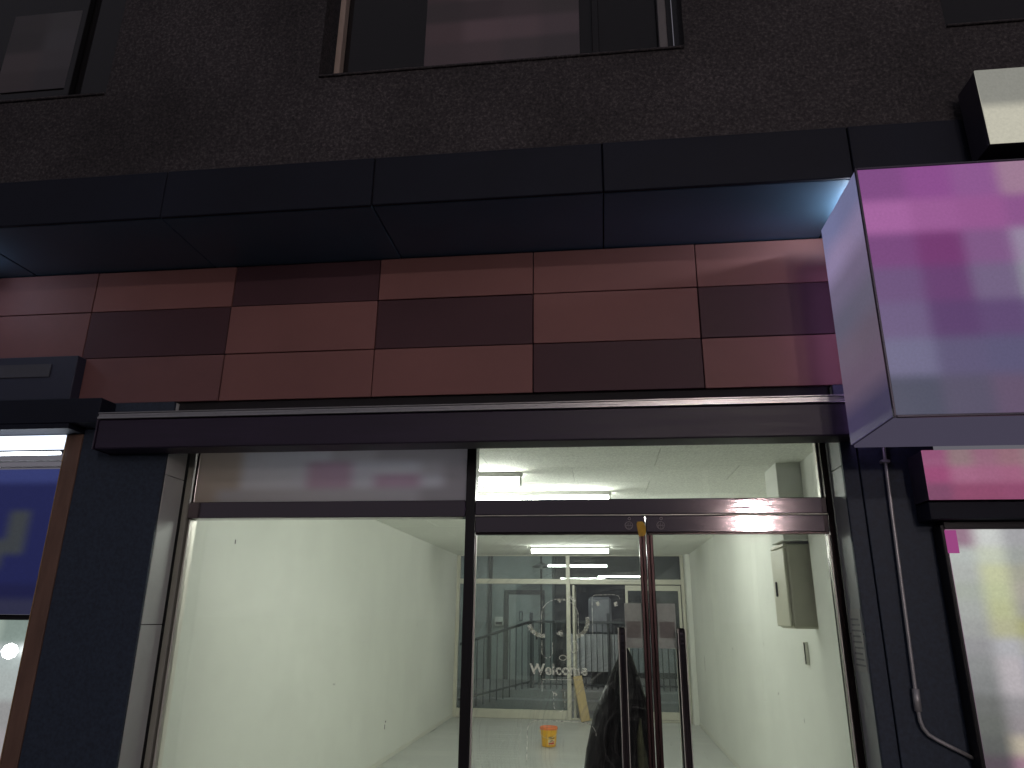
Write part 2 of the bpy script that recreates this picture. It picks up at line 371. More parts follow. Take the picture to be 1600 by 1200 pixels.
o = print_sheet('window_notice', (-3.78, -0.633, 4.80), (1, 0, 0), (0, 0, 1), 0.52, 0.62, [[(70, 66, 68), (80, 78, 80)], [(66, 62, 64), (84, 82, 86)], [(88, 80, 82), (82, 78, 82)], [(80, 72, 74), (70, 66, 70)]], M_sheet, None); tag(o, 'dim grey notice sheet in the upper left corner window', 'notice')

# ledge: front sheets and soffit sheets with open joints
ledge = bpy.data.objects.new('ledge', None); COL.objects.link(ledge); ledge.location = (0, -0.5, 3.69); ledge.parent = B; ledge.matrix_parent_inverse = world_of(B).inverted()
xs = [-5.94, -4.74, -3.54, -2.33, -1.145, 0.06, 1.265, 2.465, 3.665]
for i in range(len(xs)-1):
    j = random.uniform(-0.002, 0.002)
    box('front_sheet', xs[i]+0.003, xs[i+1]-0.003, -0.835+j, -0.815+j, 3.688+j, 3.978, M_navy, ledge, 0.004)
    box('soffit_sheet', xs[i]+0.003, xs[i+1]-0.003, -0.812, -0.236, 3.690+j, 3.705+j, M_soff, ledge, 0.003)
box('core', -6, 4.2, -0.80, -0.2, 3.712, 3.975, M_dark, ledge, 0)

# red and maroon cladding panels
box('backing', -6, 3.4, -0.225, -0.10, 2.56, 3.71, M_dark, B, 0)  # near-black here also paints in the shade of the gap above the awning
cx = [-4.94, -4.02, -3.10, -2.183, -1.268, -0.349, 0.575, 1.496, 2.42, 3.34]
rz = [3.684, 3.414, 3.107, 2.818]
tone = ['lmlldlllml', 'ldlddldlld', 'lllllldlml']
tone = [['m', 'm', 'l', 'd', 'l', 'l', 'l', 'd', 'l'], ['l', 'm', 'd', 'l', 'd', 'l', 'd', 'l', 'd'], ['m', 'l', 'm', 'l', 'l', 'd', 'l', 'l', 'd']]
for r in range(3):
    for c in range(9):
        j = random.uniform(-0.0025, 0.0025); t = tone[r][c]
        p = box('cladding_panel', cx[c]+0.003, cx[c+1]-0.003, -0.25+j, -0.228, rz[r+1]+0.0025, rz[r]-0.0025, {'l': M_red, 'm': M_red2, 'd': M_mar}[t], B, 0.002)
        p.rotation_euler = (random.uniform(-.004, .004), random.uniform(-.0008, .0008), random.uniform(-.003, .003))

# pillars with reveals
def pillar(x0, x1, side):
    pl = bpy.data.objects.new('pillar', None); COL.objects.link(pl); pl.location = ((x0+x1)/2, -0.2, 0); pl.parent = B; pl.matrix_parent_inverse = world_of(B).inverted()
    box('core', x0+0.02, x1-0.02, -0.25, 0.10, 0, 2.82, M_dark, pl, 0)
    if side > 0:
        box('front_sheet', x0, x0+0.075, -0.272, -0.252, -0.02, 2.815, M_pill, pl)
        box('front_sheet', x0+0.081, x1, -0.272, -0.252, -0.02, 2.815, M_pill, pl)
    else:
        box('front_sheet', x0, x1, -0.272, -0.252, -0.02, 2.815, M_pill, pl)
    X = x1 if side < 0 else x0
    zz = [-0.02, 0.78, 1.585, 2.39, 2.815]
    for k in range(4):
        j = random.uniform(-0.001, 0.001)
        box('reveal_tile', (X-0.018 if side < 0 else X)+j, (X if side < 0 else X+0.018)+j, -0.250, -0.062, zz[k]+0.002, zz[k+1]-0.002, M_reveal, pl, 0.002)
pillar(-2.968, -2.434, -1)
pillar(1.217, 1.66, 1)

# ---------------------------------------------------------------- awning box
A = thing('awning_box', (-0.76, -0.3, 2.5), 'long dark purple awning box with a pale metal lip over the shop', 'awning')
boxes('housing', [(-2.775, 1.26, -0.42, -0.256, 2.507, 2.672)], M_awn, A, 0.006)
boxes('front_lip', [(-2.782, 1.262, -0.432, -0.40, 2.675, 2.690), (-2.782, 1.262, -0.424, -0.40, 2.690, 2.706), (-2.782, 1.262, -0.430, -0.40, 2.706, 2.714)], M_alu, A, 0.0025)
box('end_cap', -2.786, -2.777, -0.426, -0.256, 2.504, 2.676, M_awn, A)
box('end_cap', 1.262, 1.270, -0.426, -0.256, 2.504, 2.676, M_awn, A)
box('top_sheet', -2.77, 1.255, -0.398, -0.256, 2.676, 2.684, M_awn, A)

# ---------------------------------------------------------------- shop room
def struct(o): return tag(o, kind='structure')
F = box('floor', -2.6, 1.5, 0.062, 9.30, -0.10, -0.006, M_conc, bevel=0); struct(F)
y = 0.07; row = 0
while y < 9.28:
    x = -2.6 - random.uniform(0, 0.9)
    while x < 1.5:
        a, b = max(x, -2.6), min(x+0.92, 1.5)
        if b-a > 0.03:
            box('floor_plank', a+0.0008, b-0.0008, y+0.0008, min(y+0.185, 9.29)-0.0008, -0.006, 0.0+random.uniform(-.0003, .0003), random.choice((M_floor, M_floor2, M_floor)), F, 0.0006)
        x += 0.92
    y += 0.185; row += 1
W1 = box('wall_left', -2.72, -2.60, 0.06, 9.3, -0.1, 2.82, M_wall, bevel=0); struct(W1)
struct(box('pilaster_left', -2.60, -2.575, 0.062, 0.80, 0.0, 2.70, M_wall))
for (y0_, z0_, z1_, w_) in ((5.06, 0.36, 0.41, 0.02), (5.08, 0.43, 0.45, 0.03), (0.95, 2.12, 2.15, 0.012), (3.2, 1.0, 1.008, 0.05), (6.4, 1.5, 1.52, 0.015)):
    box('scuff_mark', -2.6002, -2.5988, y0_, y0_+w_, z0_, z1_, M_blackf if w_ < 0.04 else M_conc, W1, 0)
box('skirting', -2.60, -2.592, 0.81, 9.19, 0.0, 0.055, M_trim, W1)
W2 = box('wall_right', 1.50, 1.62, 0.06, 9.3, -0.1, 2.82, M_wall, bevel=0); struct(W2)
for (y0_, z0_, z1_, w_) in ((3.4, 1.42, 1.425, 0.06), (5.2, 1.30, 1.32, 0.03), (2.2, 0.90, 0.93, 0.008), (3.0, 1.02, 1.04, 0.012), (7.8, 0.9, 1.1, 0.02)):
    box('scuff_mark', 1.4988, 1.5002, y0_, y0_+w_, z0_, z1_, M_conc, W2, 0)
box('skirting', 1.492, 1.50, 1.16, 8.9, 0.0, 0.055, M_trim, W2)
struct(box('wall_return', 1.395, 1.50, 0.062, 1.15, 0.0, 2.70, M_wall))
struct(box('boxed_column', 1.232, 1.50, 1.152, 1.508, 2.16, 2.70, M_wall))
struct(box('pilaster_right', 1.42, 1.50, 8.92, 9.16, 0.0, 2.70, M_wall, bevel=0.006))
Cc = box('ceiling', -2.6, 1.5, 0.0, 9.3, 2.706, 2.82, M_conc, bevel=0); struct(Cc)
yy = 0.02; r = 0
while yy < 9.25:
    x = -2.6 - (0.6 if r % 2 else 0.0)
    while x < 1.5:
        a, b = max(x, -2.6), min(x+1.2, 1.5)
        if b-a > 0.03:
            box('ceiling_board', a+0.002, b-0.002, yy+0.0025, min(yy+0.60, 9.28)-0.0025, 2.694+random.uniform(-.001, .0012), 2.706, M_ceil, Cc, 0.001)
        x += 1.2
    yy += 0.60; r += 1

# fluorescent fittings
M_tube = emission('lit tube', (1.0, 1.0, 0.955), 58)
M_hous = mat('white enamel', (0.8, 0.8, 0.76), 0.4)
def fitting(cx_, cy_, label):
    t = thing('ceiling_light', (cx_, cy_, 2.694), label, 'ceiling light', 'strip lights on the shop ceiling')
    box('housing', cx_-0.62, cx_+0.62, cy_-0.03, cy_+0.03, 2.650, 2.694, M_hous, t, 0.008)
    tube('diffuser', [(cx_-0.60, cy_, 2.622), (cx_+0.60, cy_, 2.622)], 0.027, M_tube, t, 12)
    for s in (-1, 1): box('end_cap', cx_+s*0.605-0.008, cx_+s*0.605+0.008, cy_-0.033, cy_+0.033, 2.592, 2.649, M_hous, t)
fitting(-1.20, 1.38, 'lit strip light nearest the front glass, at left of the transom')
fitting(-0.52, 2.28, 'lit strip light seen low through the transom glass')
fitting(0.50, 3.50, 'lit strip light behind the door header, nearest the right wall')
fitting(-0.49, 7.50, 'lit strip light just in front of the rear glazing')

# ---------------------------------------------------------------- shopfront frame
SF = thing('shopfront', (-0.6, 0, 0), 'bronze steel shopfront frame with a large fixed pane at left', 'shopfront')
box('jamb', -2.432, -2.388, -0.008, 0.05, -0.02, 2.66, M_bron2, SF)
box('jamb_cover', -2.432, -2.398, -0.042, -0.0085, -0.02, 2.66, mat('dull jamb paint', (0.34, 0.34, 0.29), 0.45), SF, 0.004)
box('jamb_edge', -2.3875, -2.378, -0.03, 0.045, 0.1, 2.168, M_edge, SF, 0.002)
box('jamb', 1.184, 1.215, -0.05, 0.05, -0.02, 2.66, M_bron2, SF)
box('jamb_edge', 1.174, 1.183, 0.0, 0.045, 2.262, 2.60, M_edge, SF, 0.002)
box('mullion', -0.743, -0.690, -0.05, 0.05, -0.02, 2.66, M_blackf, SF)
box('header', -2.387, -0.744, -0.055, 0.05, 2.170, 2.263, M_bron, SF, 0.004)
box('header', -0.689, 1.183, -0.055, 0.05, 2.179, 2.263, M_bron, SF, 0.004)
box('header_edge', -0.689, 1.183, -0.052, 0.03, 2.1735, 2.1785, M_edge, SF, 0.001)
box('top_rail', -2.43, 1.21, -0.045, 0.045, 2.66, 2.70, M_blackf, SF)
box('bottom_rail', -2.387, -0.744, -0.05, 0.05, -0.02, 0.10, M_bron, SF)
box('fixed_pane', -2.380, -0.744, -0.004, 0.004, 0.10, 2.169, M_glassF, SF, 0)
box('transom_pane', -0.689, 1.176, -0.004, 0.004, 2.264, 2.659, M_glassF, SF, 0)
box('soffit_strip', -2.43, 1.21, -0.25, -0.056, 2.665, 2.70, M_dark, SF)
box('bead', -0.745, -0.7435, -0.02, 0.035, 0.10, 2.168, M_edge, SF, 0)
# vinyl sheet covering the left transom, light from the room shows through it
def vinyl():
    m = bpy.data.materials.new('translucent vinyl'); m.use_nodes = True; n = m.node_tree.nodes; l = m.node_tree.links
    n.remove(n['Principled BSDF']); a = n.new('ShaderNodeAttribute'); a.attribute_name = 'print'
    d_ = n.new('ShaderNodeBsdfDiffuse'); t_ = n.new('ShaderNodeBsdfTranslucent'); x_ = n.new('ShaderNodeMixShader'); x_.inputs[0].default_value = 0.5
    l.new(a.outputs['Color'], d_.inputs['Color']); l.new(a.outputs['Color'], t_.inputs['Color']); l.new(d_.outputs[0], x_.inputs[1]); l.new(t_.outputs[0], x_.inputs[2])
    l.new(x_.outputs[0], n['Material Output'].inputs['Surface']); return m
K = lambda *c: tuple(min(255, int(v*2.3)) for v in c)
gA, gB, gP, gC, gD = K(93, 94, 98), K(84, 84, 87), K(85, 75, 84), K(82, 78, 75), K(76, 75, 78)
o = print_sheet('transom_sheet', (-2.384, -0.008, 2.266), (1, 0, 0), (0, 0, 1), 1.636, 0.392,
    [[gD, gD, gD, gD, gD, gD, gD, gD, gD, gD, gD, gD], [gC, gC, gA, gA, gA, gA, gB, gB, gD, gD, gD, gD], [gC, gC, gA, gA, gA, gP, gP, gA, gA, gA, gB, gD], [gC, gC, gA, gA, gA, gP, gP, gA, gP, gP, gA, gD], [gC, gB, gB, gB, gB, gB, gB, gB, gB, gB, gD, gD]], vinyl(), SF, sharp=1.3, thick=0.002)
tag(o, 'grey translucent vinyl sheet with faded pink patches over the left transom')

# ---------------------------------------------------------------- glass doors
def ring(name, c, r0, r1, yf, material, parent, seg=28):
    bm = bmesh.new(); vs = []
    for yv in (yf, yf+0.0012):
        for rr in (r0, r1): vs.append([bm.verts.new((c[0]+rr*math.cos(2*math.pi*k/seg), yv, c[1]+rr*math.sin(2*math.pi*k/seg))) for k in range(seg)])
    for k in range(seg):
        q = (k+1) % seg
        for A_, B_ in ((0, 1), (1, 3), (3, 2), (2, 0)): bm.faces.new((vs[A_][k], vs[A_][q], vs[B_][q], vs[B_][k]))
    bmesh.ops.recalc_face_normals(bm, faces=bm.faces)
    return link(name, mesh_bm(name, bm), material, parent)
M_etch = mat('etched grey mark', (0.32, 0.29, 0.29), 0.6)
def door(x0, x1, hinge, label):
    D = thing('glass_door', ((x0+x1)/2, 0, 0), label, 'door')
    tr = box('top_rail', x0, x1, -0.058, -0.012, 2.082, 2.171, M_bron, D, 0.004)
    box('rail_lip', x0+0.002, x1-0.002, -0.056, -0.014, 2.073, 2.081, M_bron2, D, 0.002)
    box('bottom_rail', x0, x1, -0.058, -0.012, 0.0, 0.12, M_bron, D, 0.004)
    box('pane', x0+0.004, x1-0.004, -0.034, -0.024, 0.121, 2.072, M_glassD if hinge < 0 else M_glassE, D, 0)
    if hinge < 0:
        s0, s1 = x1-0.034, x1; e0, e1 = x0, x0+0.008; ec = 0.151
    else:
        s0, s1 = x0, x0+0.036; e0, e1 = x1-0.008, x1; ec = 0.319
    for k in range(2):
        a = s0 + (s1-s0)*k/2
        box('stile', a+0.0005, a+(s1-s0)/2-0.0005, -0.056+0.004*k, -0.014, 0.121, 2.071, M_maroon_stile, D, 0.003)
    box('edge_strip', e0, e1, -0.045, -0.015, 0.121, 2.071, M_edge, D, 0.002)
    # etched lock emblem: ring with a lattice, and a small ring over it
    em = ring('emblem', (ec, 2.119), 0.0185, 0.0215, -0.0592, M_etch, tr)
    ring('keyhole', (ec+0.004, 2.155), 0.005, 0.0085, -0.0592, M_etch, tr, 16)
    lat = []
    for q in (-0.011, 0.0, 0.011):
        hl = math.sqrt(0.0175**2-q**2)
        lat += [(ec+q-0.001, ec+q+0.001, -0.0592, -0.0582, 2.119-hl, 2.119-0.003), (ec+q*0.8-0.001, ec+q*0.8+0.001, -0.0592, -0.0582, 2.119+0.003, 2.119+hl*0.8)]
    lat.append((ec-0.016, ec+0.016, -0.0592, -0.0582, 2.1178, 2.1202))
    boxes('emblem', lat, M_etch, tr, 0)
    # long pull handles, outside and inside
    hx = 0.094 if hinge < 0 else 0.391
    for yy_, nm in ((-0.095, 'pull_handle'), (0.035, 'pull_handle')):
        h = boxes(nm, [(hx-0.015, hx+0.015, yy_-0.012, yy_+0.012, 0.55, 1.60)], M_bron, D, 0.006)
        for sx in (-1, 1): box('handle_edge', hx+sx*0.0175-0.002, hx+sx*0.0175+0.002, yy_-0.012, yy_+0.008, 0.552, 1.598, M_edge, h, 0.001)
        for zb in (0.65, 1.50):
            y0_, y1_ = (yy_+0.012, -0.035) if yy_ < 0 else (-0.023, yy_-0.012)
            box('bracket', hx-0.008, hx+0.008, y0_, y1_, zb-0.008, zb+0.008, M_bron2, h)
    return D
door(-0.687, 0.236, -1, 'left glass door leaf, with welcome lettering and a coat behind it')
door(0.240, 1.181, 1, 'right glass door leaf, beside the conduit pillar')

# yellow tape at the meeting of the doors
bm = bmesh.new()
pts = [(0.192, 2.126), (0.196, 2.137), (0.222, 2.140), (0.234, 2.128), (0.240, 2.105), (0.238, 2.072), (0.226, 2.062), (0.202, 2.060), (0.197, 2.085)]
f0 = [bm.verts.new((x, -0.064-0.003*math.sin(i*2.1), z)) for i, (x, z) in enumerate(pts)]; f1 = [bm.verts.new((x, -0.0592, z)) for x, z in pts]
bm.faces.new(f0); bm.faces.new(f1[::-1])
for i in range(len(pts)): bm.faces.new((f0[i], f1[i], f1[(i+1) % len(pts)], f0[(i+1) % len(pts)]))
bmesh.ops.recalc_face_normals(bm, faces=bm.faces)
tag(link('tape_patch', mesh_bm('tape_patch', bm), M_tape), 'crumpled yellow tape patch where the two door rails meet', 'tape')

# frosted stickers either side of the stiles
M_dec = translucent('grey vinyl sticker', (0.60, 0.60, 0.58), 0.9, 1.0, 30)
M_decp = translucent('brown sticker print', (0.54, 0.52, 0.49), 0.9, 1.0, 30)
for (a, b, lab) in ((0.112, 0.199, 'grey vinyl sticker on the left door leaf beside the stile'), (0.279, 0.372, 'grey vinyl sticker on the right door leaf beside the stile')):
    t = thing('door_sticker', ((a+b)/2, -0.035, 1.5), lab, 'sticker')
    box('sheet', a, b, -0.0362, -0.0348, 1.50, 1.72, M_dec, t, 0)
    box('printed_band', a+0.008, b-0.008, -0.0370, -0.0364, 1.55, 1.63, M_decp, t, 0)

# residue of peeled decals on the left leaf
YR = -0.0352
def strip(pts, wd, mb):
    """ribbon of the given width through (x,z) points on the door glass"""
    for i in range(len(pts)-1):
        p, q = Vector((pts[i][0], 0, pts[i][1])), Vector((pts[i+1][0], 0, pts[i+1][1]))
        d_ = (q-p); L_ = d_.length
        if L_ < 1e-5: continue
        n_ = Vector((-d_.z, 0, d_.x))/L_*wd/2; e_ = d_/L_*wd*0.2
        vs = [mb.verts.new((v.x, YR - dy, v.z)) for dy in (0, 0.0012) for v in (p-n_-e_, q-n_+e_, q+n_+e_, p+n_-e_)]
        for f in ((0, 1, 2, 3), (7, 6, 5, 4), (0, 4, 5, 1), (1, 5, 6, 2), (2, 6, 7, 3), (3, 7, 4, 0)): mb.faces.new([vs[k] for k in f])
def arc(cx_, cz_, rx, rz_, a0, a1, n_=18): return [(cx_+rx*math.cos(math.radians(a0+(a1-a0)*i/n_)), cz_+rz_*math.sin(math.radians(a0+(a1-a0)*i/n_))) for i in range(n_+1)]
RS = thing('decal_residue', (-0.23, YR, 1.2), 'white curved remains of a peeled decal above the welcome lettering', 'decal')
def rpart(name, plist):
    bm = bmesh.new()
    for pts_, wd in plist: strip(pts_, wd, bm)
    bmesh.ops.recalc_face_normals(bm, faces=bm.faces); return link(name, mesh_bm(name, bm), M_resid, RS)
rpart('arch_line', [([(-0.322, 1.55)] + arc(-0.226, 1.66, 0.096, 0.078, 180, 0) + [(-0.13, 1.55)], 0.0028)])
rpart('curved_strip', [(arc(-0.315, 1.628, 0.075, 0.075, 200, 275, 10), 0.02)])
rpart('curved_strip', [(arc(-0.155, 1.628, 0.075, 0.078, -75, 12, 10), 0.02)])
rpart('loop', [([(-0.32, 1.53)] + arc(-0.293, 1.475, 0.028, 0.03, 180, 360) + [(-0.265, 1.52)], 0.0035)])
rpart('loop', [(arc(-0.212, 1.447, 0.018, 0.012, 0, 360), 0.004)])
rpart('loop', [(arc(-0.152, 1.50, 0.018, 0.03, 0, 360), 0.0035)])
rpart('flake', [([(-0.24, 1.565), (-0.218, 1.578), (-0.214, 1.553), (-0.232, 1.562)], 0.010)])
rpart('flake', [([(-0.235, 1.733), (-0.20, 1.735)], 0.009), ([(-0.228, 1.73), (-0.224, 1.722)], 0.009)])
rpart('flake', [([(-0.172, 1.752), (-0.145, 1.728)], 0.014)])
rpart('flake', [([(-0.262, 1.285), (-0.247, 1.268)], 0.011)])
rpart('loop', [([(-0.262, 1.28)] + arc(-0.232, 1.22, 0.028, 0.028, 180, 360) + [(-0.204, 1.285)], 0.0025)])
rpart('outline', [([(-0.32, 1.285), (-0.32, 1.342), (-0.11, 1.342)], 0.0025)])
rpart('outline', [([(-0.398, 0.96), (-0.395, 1.09)] + arc(-0.335, 1.10, 0.06, 0.05, 180, 90, 8) + [(-0.11, 1.145)] + arc(-0.11, 1.085, 0.06, 0.06, 90, 0, 8), 0.003)])
rpart('adhesive_blob', [([(-0.028, 1.722), (-0.022, 1.708)], 0.018)])
rpart('adhesive_blob', [([(0.066, 1.722), (0.07, 1.708)], 0.018)])
rpart('outline', [([(-0.055, 1.56), (-0.055, 1.72)] + arc(-0.035, 1.74, 0.02, 0.02, 180, 90, 5) + [(0.055, 1.762)] + arc(0.07, 1.74, 0.02, 0.02, 90, 0, 5), 0.0022)])

def text_mesh(name, s, size, loc, material, parent=None, extrude=0.0006, offset=0.0, rotz=0.0, space=1.0):
    cu = bpy.data.curves.new(name, 'FONT'); cu.body = s; cu.size = size; cu.extrude = extrude; cu.offset = offset; cu.space_character = space; cu.resolution_u = 3
    t = bpy.data.objects.new(name, cu); COL.objects.link(t)
    bpy.context.view_layer.update()
    me = bpy.data.meshes.new_from_object(t.evaluated_get(bpy.context.evaluated_depsgraph_get())); bpy.data.objects.remove(t)
    me.transform(Matrix.Translation(loc) @ Matrix.Rotation(rotz, 4, 'Z') @ Matrix.Rotation(math.pi/2, 4, 'X'))
    return link(name, me, material, parent)
o = text_mesh('welcome_lettering', 'Welcome', 0.072, (-0.382, -0.0362, 1.366), M_resid, None, offset=0.0022, space=1.04)
tag(o, 'worn white lettering reading Welcome on the left door glass', 'lettering')

# ---------------------------------------------------------------- black coat hung inside the left leaf
def coat():
    C = thing('hanging_coat', (0.07, 0.085, 0.2), 'black padded coat hanging from the inner handle of the left door', 'coat')
    prof = [(1.50, 0.098, 0.118, .012), (1.47, 0.078, 0.135, .03), (1.42, 0.055, 0.158, .05), (1.36, 0.030, 0.176, .06), (1.30, 0.006, 0.192, .07), (1.22, -0.018, 0.198, .08), (1.13, -0.042, 0.200, .085), (1.03, -0.066, 0.196, .09), (0.93, -0.090, 0.186, .09), (0.80, -0.105, 0.18, .09), (0.65, -0.115, 0.18, .09), (0.48, -0.12, 0.19, .09), (0.40, -0.118, 0.185, .085)]
    bm = bmesh.new(); rings = []; seg = 64
    for zi, (z, xl, xr, dp) in enumerate(prof):
        cx_, hw = (xl+xr)/2, (xr-xl)/2; rg = []
        for k in range(seg):
            a = 2*math.pi*k/seg; amp = min(1, (1.52-z)*3)
            fold = 1 + amp*(0.15*math.sin(5*a+z*3)+0.11*math.sin(11*a-z*5+1)+0.06*math.sin(17*a+z*9))
            rg.append(bm.verts.new((cx_+hw*math.cos(a)*(0.97+0.03*fold), 0.118+dp*0.75*math.sin(a)*fold, z+0.012*math.sin(3*a+zi))))
        rings.append(rg)
    for i in range(len(rings)-1):
        for k in range(seg):
            f = bm.faces.new((rings[i][k], rings[i][(k+1) % seg], rings[i+1][(k+1) % seg], rings[i+1][k])); f.smooth = True
    bm.faces.new(rings[0][::-1]); bm.faces.new(rings[-1])
    bmesh.ops.recalc_face_normals(bm, faces=bm.faces)
    b = link('body', mesh_bm('body', bm), M_coat, C)
    sd = b.modifiers.new('s', 'SUBSURF'); sd.levels = 1; sd.render_levels = 1
    tube('sleeve', [(0.03, 0.09, 1.30), (-0.02, 0.07, 1.16), (-0.055, 0.062, 1.0), (-0.08, 0.06, 0.84), (-0.085, 0.06, 0.68)], 0.04, M_coat, C, 16, rads=[0.03, 0.045, 0.05, 0.048, 0.045])
    tube('sleeve', [(0.165, 0.10, 1.36), (0.19, 0.08, 1.24), (0.195, 0.075, 1.08), (0.19, 0.07, 0.9), (0.185, 0.07, 0.72)], 0.035, M_coat, C, 16, rads=[0.015, 0.022, 0.026, 0.028, 0.028])
    tube('lining', [(0.175, 0.052, 1.16), (0.168, 0.048, 1.08), (0.176, 0.045, 0.98), (0.185, 0.045, 0.85), (0.18, 0.045, 0.6)], 0.02, M_olive, C, 10, rads=[0.004, 0.016, 0.024, 0.03, 0.03])
    tube('hanging_loop', [(0.094, 0.05, 1.50), (0.098, 0.075, 1.525), (0.106, 0.10, 1.50)], 0.004, M_coat, C, 8)
coat()

# ---------------------------------------------------------------- things in the room
def cabinet():
    c = thing('wall_cabinet', (1.37, 1.4, 1.586), 'grey beige metal electrical cabinet on the white right wall', 'cabinet')
    bm = bmesh.new(); bbox(bm, 1.262, 1.498, 1.225, 1.62, 1.588, 2.146, 0.012)
    link('body', mesh_bm('body', bm), M_cab, c)
    d_ = box('door', 1.240, 1.260, 1.232, 1.613, 1.600, 2.118, M_cab, c, 0.006)
    box('handle', 1.228, 1.239, 1.49, 1.515, 1.80, 1.90, M_blackf, d_, 0.003)
    box('top_lip', 1.242, 1.262, 1.226, 1.619, 2.126, 2.146, M_cab, c, 0.004)
cabinet()
sw = thing('wall_trunking', (1.49, 1.9, 1.3), 'short white cable trunking on the right wall below the cabinet', 'trunking')
box('cover', 1.476, 1.499, 1.86, 1.93, 1.33, 1.49, M_trim, sw, 0.004); box('shadow_line', 1.470, 1.4755, 1.862, 1.872, 1.335, 1.485, M_blackf, sw, 0)  # black strip beside the cover is its painted shadow line
def bucket(cx_, cy_):
    b = thing('bucket', (cx_, cy_, 0), 'small yellow plastic bucket with orange rim on the grey floor', 'bucket')
    lathe('tub', [(0.088, 0.0), (0.092, 0.004), (0.112, 0.205), (0.113, 0.215)], (cx_, cy_, 0.001), M_bucket, b)
    lathe('rim', [(0.1135, 0.205), (0.120, 0.208), (0.121, 0.232), (0.116, 0.240), (0.108, 0.239), (0.106, 0.228)], (cx_, cy_, 0.001), M_orange, b)
    hp = [(cx_+0.124*math.cos(math.radians(t)), cy_-0.12*math.sin(math.radians(t))*0.35-0.085*math.sin(math.radians(t)), 0.20-0.085*math.sin(math.radians(t))) for t in range(0, 181, 12)]
    tube('handle', hp, 0.003, M_wprint, b, 6)
    def patch(name, a0, a1, z0, z1, m_, off=0.0015):
        bm = bmesh.new(); rows = []
        for z in (z0, z1):
            rr = 0.092+(z-0.004)*0.0995+off; rows.append([bm.verts.new((cx_+rr*math.cos(math.radians(a0+(a1-a0)*k/8)), cy_+rr*math.sin(math.radians(a0+(a1-a0)*k/8)), z+0.001)) for k in range(9)])
        for k in range(8): bm.faces.new((rows[0][k], rows[0][k+1], rows[1][k+1], rows[1][k]))
        link(name, mesh_bm(name, bm), m_, b)
    patch('label_line', 272, 318, 0.118, 0.128, M_ink); patch('label_line', 275, 316, 0.104, 0.112, M_ink)
    patch('label_ground', 268, 322, 0.030, 0.095, M_wprint); patch('label_line', 290, 308, 0.082, 0.090, M_ink, .003)
    patch('label_line', 284, 296, 0.064, 0.074, M_ink, .003); patch('label_band', 272, 318, 0.036, 0.056, M_redink, .003); patch('label_band', 300, 316, 0.060, 0.072, M_redink, .003)
bucket(-0.765, 6.58)

# ---------------------------------------------------------------- rear glazing
RG = thing('rear_glazing', (-0.55, 9.2, 0), 'cream framed rear glazing with a doorway to the back yard', 'glazing')
Y0, Y1 = 9.16, 9.24
for (a, b, z0, z1) in ((-2.60, -2.54, 0, 2.695), (-0.635, -0.565, 0, 2.695), (1.362, 1.418, 0, 2.695)):
    box('frame_post', a, b, Y0, Y1, z0, z1, M_cream, RG, 0.006)
for (a, b, z0, z1) in ((-2.539, -0.636, 2.196, 2.282), (-0.564, 1.361, 2.196, 2.282), (-2.539, -0.636, 0.004, 0.145), (-2.539, -0.636, 2.68, 2.696), (-0.564, 1.361, 2.68, 2.696), (-0.564, 1.361, 0.0, 0.03)):
    box('frame_rail', a, b, Y0+0.008, Y1-0.008, z0, z1, M_cream, RG, 0.005)
box('pane', -2.539, -0.636, 9.196, 9.204, 0.146, 2.195, M_glassR, RG, 0)
box('pane', -2.539, -0.636, 9.196, 9.204, 2.283, 2.679, M_glassR, RG, 0)
box('pane', -0.564, 1.361, 9.196, 9.204, 2.283, 2.679, M_glassR, RG, 0)
sd = thing('sliding_leaf', (0.86, 9.19, 0), 'cream framed glass leaf closing the right of the rear doorway', 'door')
box('frame', 0.395, 0.44, 9.172, 9.19, 0.04, 2.18, M_cream, sd); box('frame', 1.30, 1.345, 9.172, 9.19, 0.04, 2.18, M_cream, sd)
box('frame', 0.441, 1.299, 9.172, 9.19, 2.09, 2.18, M_cream, sd); box('frame', 0.441, 1.299, 9.172, 9.19, 0.04, 0.16, M_cream, sd)
box('pane', 0.441, 1.299, 9.178, 9.186, 0.161, 2.089, M_glassR, sd, 0)
od = thing('open_leaf', (-0.5, 9.6, 0), 'open rear door leaf swung outward beside the leaning board', 'door')
box('frame', -0.53, -0.49, 9.25, 9.30, 0.02, 2.18, M_cream, od); box('frame', -0.53, -0.49, 10.05, 10.10, 0.02, 2.18, M_cream, od)
box('frame', -0.53, -0.49, 9.301, 10.049, 2.10, 2.18, M_cream, od); box('frame', -0.53, -0.49, 9.301, 10.049, 0.02, 0.14, M_cream, od)
box('pane', -0.514, -0.506, 9.301, 10.049, 0.141, 2.099, M_glassR, od, 0)
# leaning board
bm = bmesh.new(); bbox(bm, -0.075, 0.075, -0.03, 0.03, 0, 0.70, 0.004)
o = link('leaning_board', mesh_bm('leaning_board', bm), M_wood); o.location = (-0.33, 8.98, 0.012); o.rotation_euler = (math.radians(-9), math.radians(-9), math.radians(12))
tag(o, 'long brown cardboard box leaning at the rear doorway', 'box')

